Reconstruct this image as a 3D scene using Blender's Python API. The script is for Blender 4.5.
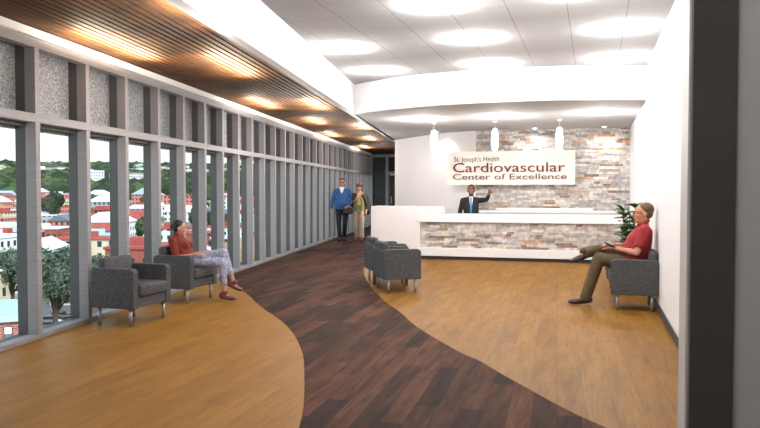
import bpy, bmesh, math, random
from mathutils import Vector, Matrix
random.seed(7)
PI = math.pi
C = bpy.context.scene.collection
S = bpy.context.scene
for o in list(bpy.data.objects): bpy.data.objects.remove(o)

# ------------------------------------------------------------------ camera
H = 1.45
cam_d = bpy.data.cameras.new('camera'); cam = bpy.data.objects.new('camera', cam_d); C.objects.link(cam)
cam_d.sensor_width = 36; cam_d.lens = 727 / 760 * 36; cam_d.clip_end = 9000; cam_d.clip_start = .05
cam.location = (0, 0, H)
cam.rotation_euler = (PI / 2 - math.atan(22.5 / 727), 0, math.radians(16.33))
S.camera = cam

# ------------------------------------------------------------------ world, sun, exposure
S.view_settings.view_transform = 'Standard'; S.view_settings.look = 'None'
S.view_settings.gamma = 1; S.view_settings.use_curve_mapping = False
S.view_settings.exposure = 0.45
w = bpy.data.worlds.new('sky'); S.world = w; w.use_nodes = True
nt = w.node_tree; bg = nt.nodes['Background']
tc = nt.nodes.new('ShaderNodeTexCoord'); sx = nt.nodes.new('ShaderNodeSeparateXYZ'); rp = nt.nodes.new('ShaderNodeValToRGB')
nt.links.new(tc.outputs['Generated'], sx.inputs[0]); nt.links.new(sx.outputs['Z'], rp.inputs[0]); nt.links.new(rp.outputs[0], bg.inputs[0])
rp.color_ramp.elements[0].position = 0.0; rp.color_ramp.elements[0].color = (1, 1, 1, 1)
rp.color_ramp.elements[1].position = .35; rp.color_ramp.elements[1].color = (.55, .83, 1, 1)
bg.inputs[1].default_value = 1.05
sd = bpy.data.lights.new('sun', 'SUN'); sd.energy = 3.6; sd.angle = .03; sd.color = (1, .97, .92)
sun = bpy.data.objects.new('sun', sd); C.objects.link(sun)
sun.rotation_euler = Vector((.75, -.45, .62)).to_track_quat('Z', 'Y').to_euler()

def lamp(name, kind, loc, energy, color=(1, .97, .93), direction=(0, 0, -1), size=.3, size_y=None, cone=None, blend=1.0, shape=None, roll=None):
    l = bpy.data.lights.new(name, kind); l.energy = energy; l.color = color
    if kind == 'AREA':
        l.shape = shape or ('RECTANGLE' if size_y else 'DISK'); l.size = size
        if size_y: l.size_y = size_y
    else:
        l.shadow_soft_size = size
    if kind == 'SPOT': l.spot_size = math.radians(cone or 120); l.spot_blend = blend
    o = bpy.data.objects.new(name, l); C.objects.link(o); o.location = loc
    q = Vector(direction).to_track_quat('-Z', 'Y')
    o.rotation_euler = q.to_euler()
    if roll is not None: o.rotation_euler.rotate_axis('Z', roll)
    return o
POOL_W = 55       # its pool on the tiles
DOWN_W = 27      # each recessed downlight of the tiled ceiling
DOWN2_W = 44     # each downlight of the lower ceiling
SLOT_W = 40      # each uplight of the slatted ceiling
CORRIDOR_FILL_W = 15      # point fill added under the slats to brighten the walls

# ------------------------------------------------------------------ geometry of the place
WX0, WS = -4.30, -.158                      # left window wall: x = WX0 + WS*y
U = Vector((WS, 1, 0)).normalized(); N = Vector((U.y, -U.x, 0))
def wp(t, n, z=0): return Vector((WX0, 0, 0)) + U * t + N * n + Vector((0, 0, z))
WROT = math.atan2(U.y, U.x) - PI / 2         # rotation that brings +Y on to U
CEIL, LOW, WOOD = 3.365, 2.85, 3.03
RX = .77                                     # right wall
YB = 16.75                                   # stone wall

# ------------------------------------------------------------------ materials
def lin(c): 
    c = c / 255
    return c / 12.92 if c <= .04045 else ((c + .055) / 1.055) ** 2.4
def col(r, g, b): return (lin(r), lin(g), lin(b), 1)
def mat(name, rgb, rough=.6, metal=0, var=0, scale=8, bump=0, bscale=60, spec=.5, stretch=None, emit=0, dark=None):
    m = bpy.data.materials.new(name); m.use_nodes = True; n = m.node_tree.nodes; L = m.node_tree.links
    b = n['Principled BSDF']; b.inputs['Roughness'].default_value = rough; b.inputs['Metallic'].default_value = metal
    b.inputs['Specular IOR Level'].default_value = spec
    c = col(*rgb); b.inputs['Base Color'].default_value = c
    t = n.new('ShaderNodeTexCoord'); mp = n.new('ShaderNodeMapping'); L.new(t.outputs['Object'], mp.inputs[0])
    if stretch: mp.inputs['Scale'].default_value = stretch
    if var:
        nz = n.new('ShaderNodeTexNoise'); nz.inputs['Scale'].default_value = scale; nz.inputs['Detail'].default_value = 4
        L.new(mp.outputs[0], nz.inputs[0])
        r = n.new('ShaderNodeValToRGB'); L.new(nz.outputs['Fac'], r.inputs[0]); L.new(r.outputs[0], b.inputs['Base Color'])
        d = dark or tuple(max(0, v * (1 - var)) for v in rgb)
        r.color_ramp.elements[0].position = .32; r.color_ramp.elements[0].color = col(*d)
        r.color_ramp.elements[1].position = .68; r.color_ramp.elements[1].color = col(*[min(255, v * (1 + var * .5)) for v in rgb])
    if bump:
        nb = n.new('ShaderNodeTexNoise'); nb.inputs['Scale'].default_value = bscale; L.new(mp.outputs[0], nb.inputs[0])
        bp = n.new('ShaderNodeBump'); bp.inputs['Strength'].default_value = bump; bp.inputs['Distance'].default_value = .01
        L.new(nb.outputs['Fac'], bp.inputs['Height']); L.new(bp.outputs[0], b.inputs['Normal'])
    if emit:
        b.inputs['Emission Color'].default_value = c; b.inputs['Emission Strength'].default_value = emit
    return m

def plank_mat(name, c1, c2, grain, width, length, rough=.45, fine=.35, contrast=1.0, gapdark=.75):
    m = bpy.data.materials.new(name); m.use_nodes = True; n = m.node_tree.nodes; L = m.node_tree.links
    b = n['Principled BSDF']; b.inputs['Roughness'].default_value = rough; b.inputs['Specular IOR Level'].default_value = .12
    t = n.new('ShaderNodeTexCoord'); mp = n.new('ShaderNodeMapping'); mp.inputs['Rotation'].default_value = (0, 0, PI / 2 - .045)
    L.new(t.outputs['Object'], mp.inputs[0])
    br = n.new('ShaderNodeTexBrick'); L.new(mp.outputs[0], br.inputs[0]); br.inputs['Scale'].default_value = 1
    br.inputs['Brick Width'].default_value = length; br.inputs['Row Height'].default_value = width
    br.inputs['Mortar Size'].default_value = .0022; br.inputs['Color1'].default_value = col(*c1); br.inputs['Color2'].default_value = col(*c2)
    br.inputs['Mortar'].default_value = col(*[v * gapdark for v in c1]); br.offset = .37; br.inputs['Bias'].default_value = 0
    mp2 = n.new('ShaderNodeMapping'); mp2.inputs['Rotation'].default_value = (0, 0, -.045 * 0); mp2.inputs['Scale'].default_value = (1 / width * 1.1, .8, 1); L.new(t.outputs['Object'], mp2.inputs[0])
    nz = n.new('ShaderNodeTexNoise'); nz.inputs['Scale'].default_value = 1.6; nz.inputs['Detail'].default_value = 8; nz.inputs['Roughness'].default_value = .65; nz.inputs['Distortion'].default_value = .15
    L.new(mp2.outputs[0], nz.inputs[0])
    r = n.new('ShaderNodeValToRGB'); L.new(nz.outputs['Fac'], r.inputs[0])
    r.color_ramp.elements[0].position = .5 - .22 / contrast; r.color_ramp.elements[0].color = (1 - fine,) * 3 + (1,)
    r.color_ramp.elements[1].position = .5 + .25 / contrast; r.color_ramp.elements[1].color = (1 + fine * .8,) * 3 + (1,)
    mx = n.new('ShaderNodeMix'); mx.data_type = 'RGBA'; mx.blend_type = 'MULTIPLY'; mx.inputs[0].default_value = 1
    L.new(br.outputs['Color'], mx.inputs[6]); L.new(r.outputs[0], mx.inputs[7])
    mp3 = n.new('ShaderNodeMapping'); mp3.inputs['Scale'].default_value = (28, 1.4, 1); L.new(t.outputs['Object'], mp3.inputs[0])
    n3 = n.new('ShaderNodeTexNoise'); n3.inputs['Scale'].default_value = 2; n3.inputs['Detail'].default_value = 5; L.new(mp3.outputs[0], n3.inputs[0])
    m3 = n.new('ShaderNodeMix'); m3.data_type = 'RGBA'; m3.inputs[7].default_value = col(*grain)
    r3 = n.new('ShaderNodeMapRange'); r3.inputs[1].default_value = .52; r3.inputs[2].default_value = .75; r3.inputs[4].default_value = .55
    L.new(n3.outputs['Fac'], r3.inputs[0]); L.new(r3.outputs[0], m3.inputs[0]); L.new(mx.outputs[2], m3.inputs[6])
    L.new(m3.outputs[2], b.inputs['Base Color'])
    return m

M = {}
M['white'] = mat('white_paint', (236, 235, 236), .75, spec=.2)
M['backwall'] = mat('warm_white_paint', (236, 230, 230), .75, spec=.2)
M['pier'] = mat('grey_white_paint', (174, 171, 169), .8, spec=.2, bump=.05, bscale=200)
M['darkpanel'] = mat('charcoal_panel', (72, 68, 62), .8, var=.04, scale=3, spec=.2)
M['baseboard'] = mat('charcoal_vinyl', (66, 60, 62), .6)
M['oak'] = plank_mat('honey_wood_planks', (160, 112, 44), (148, 101, 37), (110, 70, 24), .18, 1.5, .5, .2, 1.2, .8)
M['oak2'] = plank_mat('golden_wood_planks', (148, 104, 40), (134, 92, 33), (92, 58, 18), .19, 1.4, .5, .26, 1.4, .75)
M['walnut'] = plank_mat('dark_walnut_planks', (94, 58, 41), (52, 32, 24), (30, 18, 13), .155, 1.1, .75, .46, 1.8, .5)
M['slat'] = mat('slat_wood', (92, 60, 36), .7, var=.3, scale=2.2, stretch=(1, 1, 1), spec=.2)
M['blackvoid'] = mat('black_backing', (22, 16, 12), .9, spec=.1)
M['alu'] = mat('grey_aluminium', (154, 151, 152), .6, 0, var=.06, scale=3, spec=.3, stretch=(1, 1, 60), bump=.05, bscale=30)
M['aludark'] = mat('dark_aluminium', (92, 92, 93), .6, 0, var=.06, scale=2, spec=.3)
M['alulight'] = mat('pale_aluminium', (196, 188, 183), .5, 0, spec=.3)
M['steel'] = mat('brushed_steel', (176, 176, 178), .4, .6)
M['fabric'] = mat('grey_fabric', (84, 84, 86), .75, var=.22, scale=45, bump=.35, bscale=220, spec=.35)
M['tablewood'] = mat('dark_table_wood', (62, 38, 28), .5, var=.2, scale=6)
M['ivory'] = mat('ivory_board', (240, 236, 226), .55)
M['red'] = mat('maroon_letter', (112, 22, 32), .5)
M['ink'] = mat('black_letter', (52, 44, 48), .5)
M['cord'] = mat('pale_cord', (190, 188, 186), .5)
M['skin'] = mat('skin_fair', (205, 150, 124), .55, var=.06, scale=20)
M['skin2'] = mat('skin_tan', (196, 138, 108), .55, var=.06, scale=20)
M['skin3'] = mat('skin_brown', (128, 84, 64), .55, var=.06, scale=20)
M['eye'] = mat('eye_white', (225, 220, 215), .3)
M['iris'] = mat('iris_dark', (46, 32, 26), .3)
M['lips'] = mat('lips', (158, 84, 76), .5)
M['hairdark'] = mat('dark_hair', (38, 26, 24), .55, var=.3, scale=60)
M['hairbrown'] = mat('brown_hair', (102, 72, 48), .6, var=.3, scale=60)
M['hairgrey'] = mat('grey_hair', (56, 48, 44), .6, var=.3, scale=60)
M['haired'] = mat('chestnut_hair', (84, 50, 34), .6, var=.4, scale=50, bump=.5, bscale=80)
M['rust'] = mat('rust_knit', (122, 42, 22), .8, var=.12, scale=40, bump=.2, bscale=160)
M['polo'] = mat('red_pique', (150, 34, 38), .8, var=.1, scale=30, bump=.15, bscale=160)
M['khaki'] = mat('olive_khaki', (92, 78, 52), .8, var=.12, scale=20, bump=.1)
M['floral'] = mat('blue_floral_cotton', (178, 178, 192), .8, var=.28, scale=38, dark=(116, 128, 166))
M['leather'] = mat('brown_leather', (58, 34, 24), .6, var=.2, scale=20)
M['mauve'] = mat('mauve_leather', (116, 74, 66), .5, var=.15, scale=20)
M['sole'] = mat('black_rubber', (24, 20, 18), .6)
M['blue'] = mat('blue_knit', (48, 92, 150), .85, var=.12, scale=30, bump=.2, bscale=140)
M['black'] = mat('black_cloth', (26, 24, 26), .8, var=.2, scale=12)
M['beige'] = mat('beige_cloth', (172, 150, 124), .8, var=.12, scale=14)
M['green'] = mat('olive_green_knit', (126, 128, 76), .8, var=.18, scale=24)
M['coat'] = mat('dark_brown_coat', (50, 32, 30), .7, var=.2, scale=14)
M['shirtw'] = mat('white_shirt', (228, 226, 232), .7)
M['suit'] = mat('black_suit', (26, 28, 30), .75, var=.15, scale=12)
M['tie'] = mat('sky_blue_tie', (50, 140, 190), .5)
M['peach'] = mat('peach_scarf', (214, 164, 138), .8, var=.1, scale=20)
M['glassfr'] = mat('dark_spectacle_frame', (40, 30, 28), .4)
M['leaf'] = mat('glossy_leaf', (52, 104, 40), .45, var=.35, scale=9)
M['stem'] = mat('plant_stem', (70, 84, 44), .6)
M['pot'] = mat('grey_ceramic', (120, 116, 112), .4)
M['soil'] = mat('potting_soil', (46, 34, 26), .95)
M['lens'] = mat('lit_diffuser', (255, 250, 240), .5, emit=6)
M['pendglass'] = mat('lit_opal_glass', (255, 252, 246), .3, emit=1.6)
M['darkglass'] = mat('dark_glazing', (40, 42, 44), .25, spec=.5)
M['greypanel'] = mat('grey_glazing', (66, 69, 72), .5, var=.15, scale=2, spec=.3)

def glass_mat():
    m = bpy.data.materials.new('clear_glass'); m.use_nodes = True; n = m.node_tree.nodes; L = m.node_tree.links
    for x in list(n): n.remove(x)
    o = n.new('ShaderNodeOutputMaterial'); t = n.new('ShaderNodeBsdfTransparent'); t.inputs[0].default_value = (.95, .97, .97, 1)
    g = n.new('ShaderNodeBsdfGlossy'); g.inputs['Roughness'].default_value = .02; mx = n.new('ShaderNodeMixShader')
    fr = n.new('ShaderNodeLayerWeight'); fr.inputs[0].default_value = .5; pw_ = n.new('ShaderNodeMath'); pw_.operation = 'POWER'; pw_.inputs[1].default_value = 5
    ma = n.new('ShaderNodeMath'); ma.operation = 'MULTIPLY_ADD'; ma.inputs[1].default_value = .5; ma.inputs[2].default_value = .025
    L.new(fr.outputs['Facing'], pw_.inputs[0]); L.new(pw_.outputs[0], ma.inputs[0]); L.new(ma.outputs[0], mx.inputs[0]); L.new(t.outputs[0], mx.inputs[1]); L.new(g.outputs[0], mx.inputs[2]); L.new(mx.outputs[0], o.inputs[0])
    return m
M['glass'] = glass_mat()

def spandrel_mat():
    m = mat('speckled_spandrel', (150, 150, 150), .7); n = m.node_tree.nodes; L = m.node_tree.links
    t = n.new('ShaderNodeTexCoord'); v = n.new('ShaderNodeTexNoise'); v.inputs['Scale'].default_value = 42; v.inputs['Detail'].default_value = 3; v.inputs['Roughness'].default_value = .8
    r = n.new('ShaderNodeValToRGB'); L.new(t.outputs['Object'], v.inputs[0]); L.new(v.outputs['Fac'], r.inputs[0])
    r.color_ramp.elements[0].position = .36; r.color_ramp.elements[0].color = col(92, 94, 96)
    r.color_ramp.elements[1].position = .66; r.color_ramp.elements[1].color = col(188, 191, 193)
    L.new(r.outputs[0], n['Principled BSDF'].inputs['Base Color'])
    return m
M['spandrel'] = spandrel_mat()

def tile_mat():
    m = mat('ceiling_tile', (150, 147, 146), .9, spec=.1); n = m.node_tree.nodes; L = m.node_tree.links
    t = n.new('ShaderNodeTexCoord'); s = n.new('ShaderNodeSeparateXYZ'); L.new(t.outputs['Object'], s.inputs[0])
    def line(out, off, wdt, dark):
        a = n.new('ShaderNodeMath'); a.operation = 'ADD'; a.inputs[1].default_value = off; L.new(s.outputs[out], a.inputs[0])
        d = n.new('ShaderNodeMath'); d.operation = 'DIVIDE'; d.inputs[1].default_value = .605; L.new(a.outputs[0], d.inputs[0])
        f = n.new('ShaderNodeMath'); f.operation = 'FRACT'; L.new(d.outputs[0], f.inputs[0])
        c = n.new('ShaderNodeMath'); c.operation = 'LESS_THAN'; c.inputs[1].default_value = wdt; L.new(f.outputs[0], c.inputs[0])
        k = n.new('ShaderNodeMath'); k.operation = 'MULTIPLY'; k.inputs[1].default_value = dark; L.new(c.outputs[0], k.inputs[0])
        return k
    a = line('X', .28 + 60.5, .02, .45); b = line('Y', 60.5 + .2, .022, .22)
    mx_ = n.new('ShaderNodeMath'); mx_.operation = 'MAXIMUM'; L.new(a.outputs[0], mx_.inputs[0]); L.new(b.outputs[0], mx_.inputs[1])
    nz = n.new('ShaderNodeTexNoise'); nz.inputs['Scale'].default_value = 60; nz.inputs['Detail'].default_value = 5; L.new(t.outputs['Object'], nz.inputs[0])
    r = n.new('ShaderNodeValToRGB'); L.new(nz.outputs['Fac'], r.inputs[0])
    r.color_ramp.elements[0].position = .3; r.color_ramp.elements[0].color = col(146, 143, 142)
    r.color_ramp.elements[1].position = .7; r.color_ramp.elements[1].color = col(171, 168, 167)
    x = n.new('ShaderNodeMix'); x.data_type = 'RGBA'; x.inputs[7].default_value = col(70, 64, 62)
    L.new(mx_.outputs[0], x.inputs[0]); L.new(r.outputs[0], x.inputs[6]); L.new(x.outputs[2], n['Principled BSDF'].inputs['Base Color'])
    return m
M['tile'] = tile_mat()
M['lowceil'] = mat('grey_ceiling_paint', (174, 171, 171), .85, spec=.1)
STONES = [mat('stone_' + nme, c, .85, var=.16, scale=14, bump=.5, bscale=40) for nme, c in
          [('pale', (212, 205, 199)), ('grey', (194, 186, 181)), ('ash', (176, 167, 162)), ('cream', (220, 212, 202)), ('tan', (196, 164, 132)), ('umber', (160, 124, 106)), ('deep_grey', (150, 142, 138))]]
STW = [26, 26, 18, 14, 8, 6, 6]

# ------------------------------------------------------------------ mesh helpers
def ob(name, me, m, parent=None):
    o = bpy.data.objects.new(name, me); C.objects.link(o)
    for x in (m if isinstance(m, (list, tuple)) else [m]): me.materials.append(x)
    if parent is not None: o.parent = parent
    return o
def fin(name, bm, m, parent=None, smooth=False, loc=None, rot=None):
    bmesh.ops.recalc_face_normals(bm, faces=bm.faces)
    me = bpy.data.meshes.new(name); bm.to_mesh(me); bm.free()
    if smooth:
        for p in me.polygons: p.use_smooth = True
    o = ob(name, me, m, parent)
    if loc is not None: o.location = loc
    if rot is not None: o.rotation_euler = (0, 0, rot)
    return o
def bx(bm, x0, x1, y0, y1, z0, z1, bev=0, seg=2, T=None, mi=0):
    n0 = len(bm.verts)
    g = bmesh.ops.create_cube(bm, size=1)
    vs = g['verts']
    for v in vs: v.co = Vector(((x0 + x1) / 2 + v.co.x * (x1 - x0), (y0 + y1) / 2 + v.co.y * (y1 - y0), (z0 + z1) / 2 + v.co.z * (z1 - z0)))
    fs = {f for v in vs for f in v.link_faces}
    for f in fs: f.material_index = mi
    if bev:
        es = list({e for v in vs for e in v.link_edges})
        r = bmesh.ops.bevel(bm, geom=es, offset=bev, segments=seg, affect='EDGES', profile=.5)
        vs = list({v for f in r['faces'] for v in f.verts} | {v for v in vs if v.is_valid})
    if T is not None:
        for v in vs: v.co = T @ v.co
    return vs
def cyl(bm, a, b, r0, r1=None, seg=16, cap=True):
    a = Vector(a); b = Vector(b); r1 = r0 if r1 is None else r1
    d = b - a; q = d.to_track_quat('Z', 'Y').to_matrix().to_4x4()
    return bmesh.ops.create_cone(bm, cap_ends=cap, segments=seg, radius1=r0, radius2=r1, depth=d.length, matrix=Matrix.Translation((a + b) / 2) @ q)['verts']
def lathe(bm, prof, seg=24, cx=0, cy=0):
    rings = []
    for r, z in prof:
        rings.append([bm.verts.new((cx + r * math.cos(2 * PI * i / seg), cy + r * math.sin(2 * PI * i / seg), z)) for i in range(seg)])
    for a, b in zip(rings, rings[1:]):
        for i in range(seg): bm.faces.new((a[i], a[(i + 1) % seg], b[(i + 1) % seg], b[i]))
    if prof[0][0] > 1e-4: bm.faces.new(rings[0][::-1])
    if prof[-1][0] > 1e-4: bm.faces.new(rings[-1])
def prism(bm, pts, z0, z1):
    a = [bm.verts.new((p[0], p[1], z0)) for p in pts]; b = [bm.verts.new((p[0], p[1], z1)) for p in pts]
    n = len(pts); bm.faces.new(a[::-1]); bm.faces.new(b)
    for i in range(n): bm.faces.new((a[i], a[(i + 1) % n], b[(i + 1) % n], b[i]))
def box(name, x0, x1, y0, y1, z0, z1, m, parent=None, bev=0, seg=2):
    bm = bmesh.new(); bx(bm, x0, x1, y0, y1, z0, z1, bev, seg); return fin(name, bm, m, parent)
def struct(o): o['kind'] = 'structure'; return o
def tag(o, label, cat, group=None, kind=None):
    o['label'] = label; o['category'] = cat
    if group: o['group'] = group
    if kind: o['kind'] = kind
    return o
def empty(name, loc, rz=0):
    o = bpy.data.objects.new(name, None); C.objects.link(o); o.location = loc; o.rotation_euler = (0, 0, rz); o.empty_display_size = .2
    return o
def copy_tree(o, parent=None):
    kids = list(o.children); c = o.copy(); C.objects.link(c)
    if parent is not None: c.parent = parent
    for k in kids: copy_tree(k, c)
    return c
def wallbox(name, t0, t1, n0, n1, z0, z1, m, parent=None, bev=0):
    """a box laid along the window wall"""
    bm = bmesh.new(); bx(bm, n0, n1, t0, t1, z0, z1, bev)
    for v in bm.verts: v.co = wp(v.co.y, v.co.x, v.co.z)
    return fin(name, bm, m, parent)
def catmull(pts, k=6):
    out = []; P = [pts[0]] + list(pts) + [pts[-1]]
    for i in range(1, len(P) - 2):
        for j in range(k):
            t = j / k; a, b, c, d = P[i - 1], P[i], P[i + 1], P[i + 2]
            out.append(tuple(.5 * ((2 * b[q]) + (-a[q] + c[q]) * t + (2 * a[q] - 5 * b[q] + 4 * c[q] - d[q]) * t * t + (-a[q] + 3 * b[q] - 3 * c[q] + d[q]) * t ** 3) for q in (0, 1)))
    out.append(tuple(pts[-1])); return out

# ------------------------------------------------------------------ room shell
Y0, Y1 = -3.0, 29.2
def wx(y): return WX0 + WS * y
bm = bmesh.new(); prism(bm, [(wx(Y0) - .3, Y0), (RX + .3, Y0), (RX + .3, YB + .3), (-4.9, 21), (wx(Y1) + 2.6, Y1 + .3), (wx(Y1) - .3, Y1 + .3)], -.2, 0)
fl = struct(fin('floor', bm, M['walnut']))
Lc = catmull([(-2.3, -3), (-1.62, -1), (-1.45, 1.5), (-1.5, 3), (-1.72, 4.1), (-2.18, 5.31), (-2.6, 6.24), (-3.19, 7.25), (-4.04, 8.37), (-4.59, 9.17), (-5.09, 9.78), (-5.79, 10.54), (wx(11.0), 11.0)])
bm = bmesh.new(); prism(bm, [(wx(-3), -3)] + Lc, 0, .003); struct(fin('floor', bm, M['oak']))
Rc = catmull([(RX, 4.15), (.08, 4.64), (-.51, 5.49), (-.91, 6.15), (-1.17, 6.5), (-1.77, 7.49), (-2.21, 8.4), (-2.68, 9.3), (-3.34, 10.8), (-3.95, 12.45), (-4.45, 14.23), (-4.75, 16.2)])
bm = bmesh.new(); prism(bm, Rc + [(-3.2, YB), (RX, YB)], 0, .003); struct(fin('floor', bm, M['oak2']))

struct(box('wall_right', RX, RX + .25, 3.0, YB + .6, 0, CEIL + .2, M['white']))
struct(box('baseboard_right', RX - .012, RX, 3.0, 15.2, .003, .1, M['baseboard']))
pier = struct(box('wall_right_pier', .33, RX + .25, 2.8, 3.0, 0, CEIL + .2, M['pier']))
struct(box('trim_1', .337, .478, 2.785, 2.8, 0, CEIL, M['darkpanel']))
struct(box('trim_10', .322, .33, 2.795, 3.0, 0, CEIL, M['alulight']))
struct(box('wall_right', RX, RX + .25, Y0, 2.8, 0, CEIL + .2, M['pier']))
struct(box('wall_front', wx(Y0) - .3, RX + .25, Y0 - .2, Y0, 0, CEIL + .2, M['white']))

# tiled ceiling, lower ceiling and the curved bulkhead between them
FAS = [(-4.16, 12.46), (-3.51, 12.03), (-3.0, 11.77), (-2.39, 11.58), (-1.75, 11.46), (-1.1, 11.42), (-.3, 11.5), (.3, 11.62), (RX, 11.78)]
FC = catmull(FAS, 5)
bX = lambda y: -3.0 + WS * (y - 5.38)
bm = bmesh.new(); prism(bm, [(bX(Y0) - .2, Y0), (RX + .2, Y0), (RX + .2, 12.3), (-1, 12.1), (-4.2, 13.0)], CEIL, CEIL + .12)
struct(fin('ceiling', bm, M['tile']))
BW = catmull([(-5.2, 19.2), (-4.39, 18.2), (-3.83, 17.6), (-3.2, 17.02), (-2.6, YB)], 5)
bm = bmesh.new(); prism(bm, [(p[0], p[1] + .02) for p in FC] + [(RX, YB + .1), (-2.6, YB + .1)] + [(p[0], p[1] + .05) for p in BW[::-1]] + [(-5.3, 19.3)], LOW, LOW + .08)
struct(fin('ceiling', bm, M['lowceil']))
bm = bmesh.new(); prism(bm, FC + [(p[0], p[1] + .12) for p in FC[::-1]], LOW - .004, CEIL)
struct(fin('trim_2', bm, M['white']))

# back walls
bm = bmesh.new(); prism(bm, BW + [(-2.6, YB + .2)] + [(p[0] + .12, p[1] + .22) for p in BW[::-1]], 0, LOW + .05)
struct(fin('wall_back_curved', bm, M['backwall']))
struct(box('wall_back', -2.75, RX + .2, YB + .06, YB + .3, 0, LOW + .05, M['backwall']))
def ledger(name, x0, x1, y, z0, z1, parent=None, rh=.052, sd=1):
    rnd = random.Random(sd); bm = bmesh.new(); z = z0
    while z < z1 - 1e-4:
        h = min(rh * rnd.choice([.75, 1, 1, 1.25]), z1 - z); x = x0 - rnd.random() * .25
        while x < x1:
            l = rnd.uniform(.09, .36); a, b = max(x, x0), min(x + l, x1)
            if b - a > .01:
                d = rnd.uniform(0, .028); bx(bm, a + .0015, b - .0015, y - d - .01, y + .05, z + .0012, z + h - .0012, 0, mi=rnd.choices(range(7), STW)[0])
            x += l
        z += h
    return fin(name, bm, STONES, parent)
struct(ledger('wall_back_stone', -2.6, RX - .005, YB + .01, 0, LOW, None, .048, 3))
# corridor side wall beyond the reception
wallbox('wall_corridor', 19.65, 29.6, 2.12, 2.3, 0, 3.2, M['white'])
struct(bpy.data.objects['wall_corridor'])

# long white beam with its lip
struct(wallbox('beam', Y0 - .5, 19.7, 2.03, 2.12, LOW, CEIL + .1, M['white']))
struct(wallbox('trim_3', Y0 - .5, 19.7, 2.0, 2.03, LOW, 3.2, M['alulight']))
# slatted timber ceiling
bm = bmesh.new(); n = .02
k = 0
while n < 1.99:
    bx(bm, n, n + .062, Y0 - .5, 29.4, WOOD, WOOD + .05); n += .0865
for v in bm.verts: v.co = wp(v.co.y, v.co.x, v.co.z)
struct(fin('ceiling_slats', bm, M['slat']))
struct(wallbox('ceiling', Y0 - .5, 29.4, -.3, 2.05, WOOD + .09, WOOD + .2, M['blackvoid']))

# ------------------------------------------------------------------ window wall
ts = [5.95, 6.89, 7.80, 8.73, 9.59, 10.44, 11.27, 12.1, 12.92, 13.74, 14.57]
while ts[-1] < 28.6: ts.append(ts[-1] + .825)
while ts[0] > -2.5: ts.insert(0, ts[0] - .94)
GN = -.2
struct(wallbox('trim_4', Y0 - .5, 29.3, -.005 - .09, .012, 2.125, 2.208, M['alu']))        # transom
struct(wallbox('trim_5', Y0 - .5, 29.3, -.095, .012, 2.85, 2.94, M['alu']))           # head rail
struct(wallbox('trim_6', Y0 - .5, 29.3, -.25, .05, 2.94, WOOD - .012, M['white']))           # cove above the rail
struct(wallbox('trim_7', Y0 - .5, 29.3, -.1, .02, 0, .045, M['alu']))                 # sill rail
struct(wallbox('trim_8', Y0 - .5, 29.3, -.22, -.1, -.05, .04, M['aludark']))
struct(wallbox('trim_9', Y0 - .5, 29.3, GN - .05, -.1, 2.09, 2.16, M['aludark']))
struct(wallbox('wall_left', Y0 - .5, 29.3, -.3, -.22, 2.82, 3.3, M['aludark']))       # lintel above the glass
for i, t in enumerate(ts):
    t1 = ts[i + 1] if i + 1 < len(ts) else t + .825
    fr = struct(wallbox('window_%d' % (i + 1), t, t + .075, -.1, .008, .045, 2.85, M['alu']))
    wallbox('outer_mullion', t + .004, t + .07, -.21, -.1, .0, 2.9, M['aludark'], fr)
    wallbox('glass_pane', t + .07, t1 + .004, GN - .006, GN, .0, 2.06, M['glass'], fr)
    wallbox('spandrel_panel', t + .07, t1 + .004, GN - .02, GN, 2.06, 2.9, M['spandrel'], fr)
# end of the corridor: dark glazed screen with a door
xe = wx(28.8)
scr = struct(box('window_end', xe - .1, xe + 2.3, 28.8, 28.86, 2.86, 2.98, M['alu']))
for a, b in ((xe - .02, xe + .1), (xe + .66, xe + .78), (xe + 1.9, xe + 2.0)):
    box('mullion', a, b, 28.76, 28.86, 0, 2.86, M['alu'], scr)
box('header_panel', xe - .1, xe + 2.3, 28.84, 28.9, 2.98, 3.15, M['darkglass'], scr)
box('glazed_panel', xe + .1, xe + .66, 28.82, 28.85, .1, 2.86, M['greypanel'], scr)
box('glazed_panel', xe + .78, xe + 1.9, 28.82, 28.85, 2.27, 2.86, M['darkglass'], scr)
box('door_head', xe + .78, xe + 1.9, 28.78, 28.86, 2.14, 2.27, M['alu'], scr)
box('sill_rail', xe, xe + .66, 28.76, 28.86, 0, .1, M['alu'], scr)
dr = struct(box('door_1', xe + .84, xe + 1.86, 28.8, 28.84, 0.01, 2.12, M['darkglass']))
box('door_stile', xe + .78, xe + .86, 28.77, 28.81, 0.01, 2.14, M['aludark'], dr)
box('door_handle', xe + .90, xe + .93, 28.74, 28.8, .95, 1.25, M['steel'], dr)

# ------------------------------------------------------------------ ceiling lights
def downlight(x, y, z, label, group, r=.09, slot=None):
    t = empty('downlight', (x, y, z)); tag(t, label, 'light', group)
    bm = bmesh.new(); lathe(bm, [(r + .025, 0), (r + .022, -.008), (r, -.01), (r - .004, -.004), (r - .004, 0)], 28)
    fin('trim_ring', bm, M['ivory'], t, True)
    bm = bmesh.new(); lathe(bm, [(r - .004, -.001), (r * .8, -.012), (r * .4, -.018), (.0001, -.02)], 28)
    fin('lens', bm, M['lens'], t, True)
    return t
names = {(-3.22, 9.2): 'recessed round ceiling light nearest the long white beam', (-3.28, 11.1): 'recessed round light in the corner where beam meets curved bulkhead',
         (-1.55, 7.35): 'recessed round light at the top edge of the tiled ceiling, middle row', (-1.46, 9.1): 'recessed round light in the middle of the tiled ceiling',
         (-1.5, 10.95): 'recessed round light just before the middle of the curved bulkhead', (-.2, 7.2): 'nearest recessed ceiling light, towards the right wall at the frame top',
         (.29, 9.03): 'recessed ceiling light beside the right wall, in front of the farther one', (.32, 10.95): 'recessed ceiling light by the right wall next to the bulkhead'}
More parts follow.
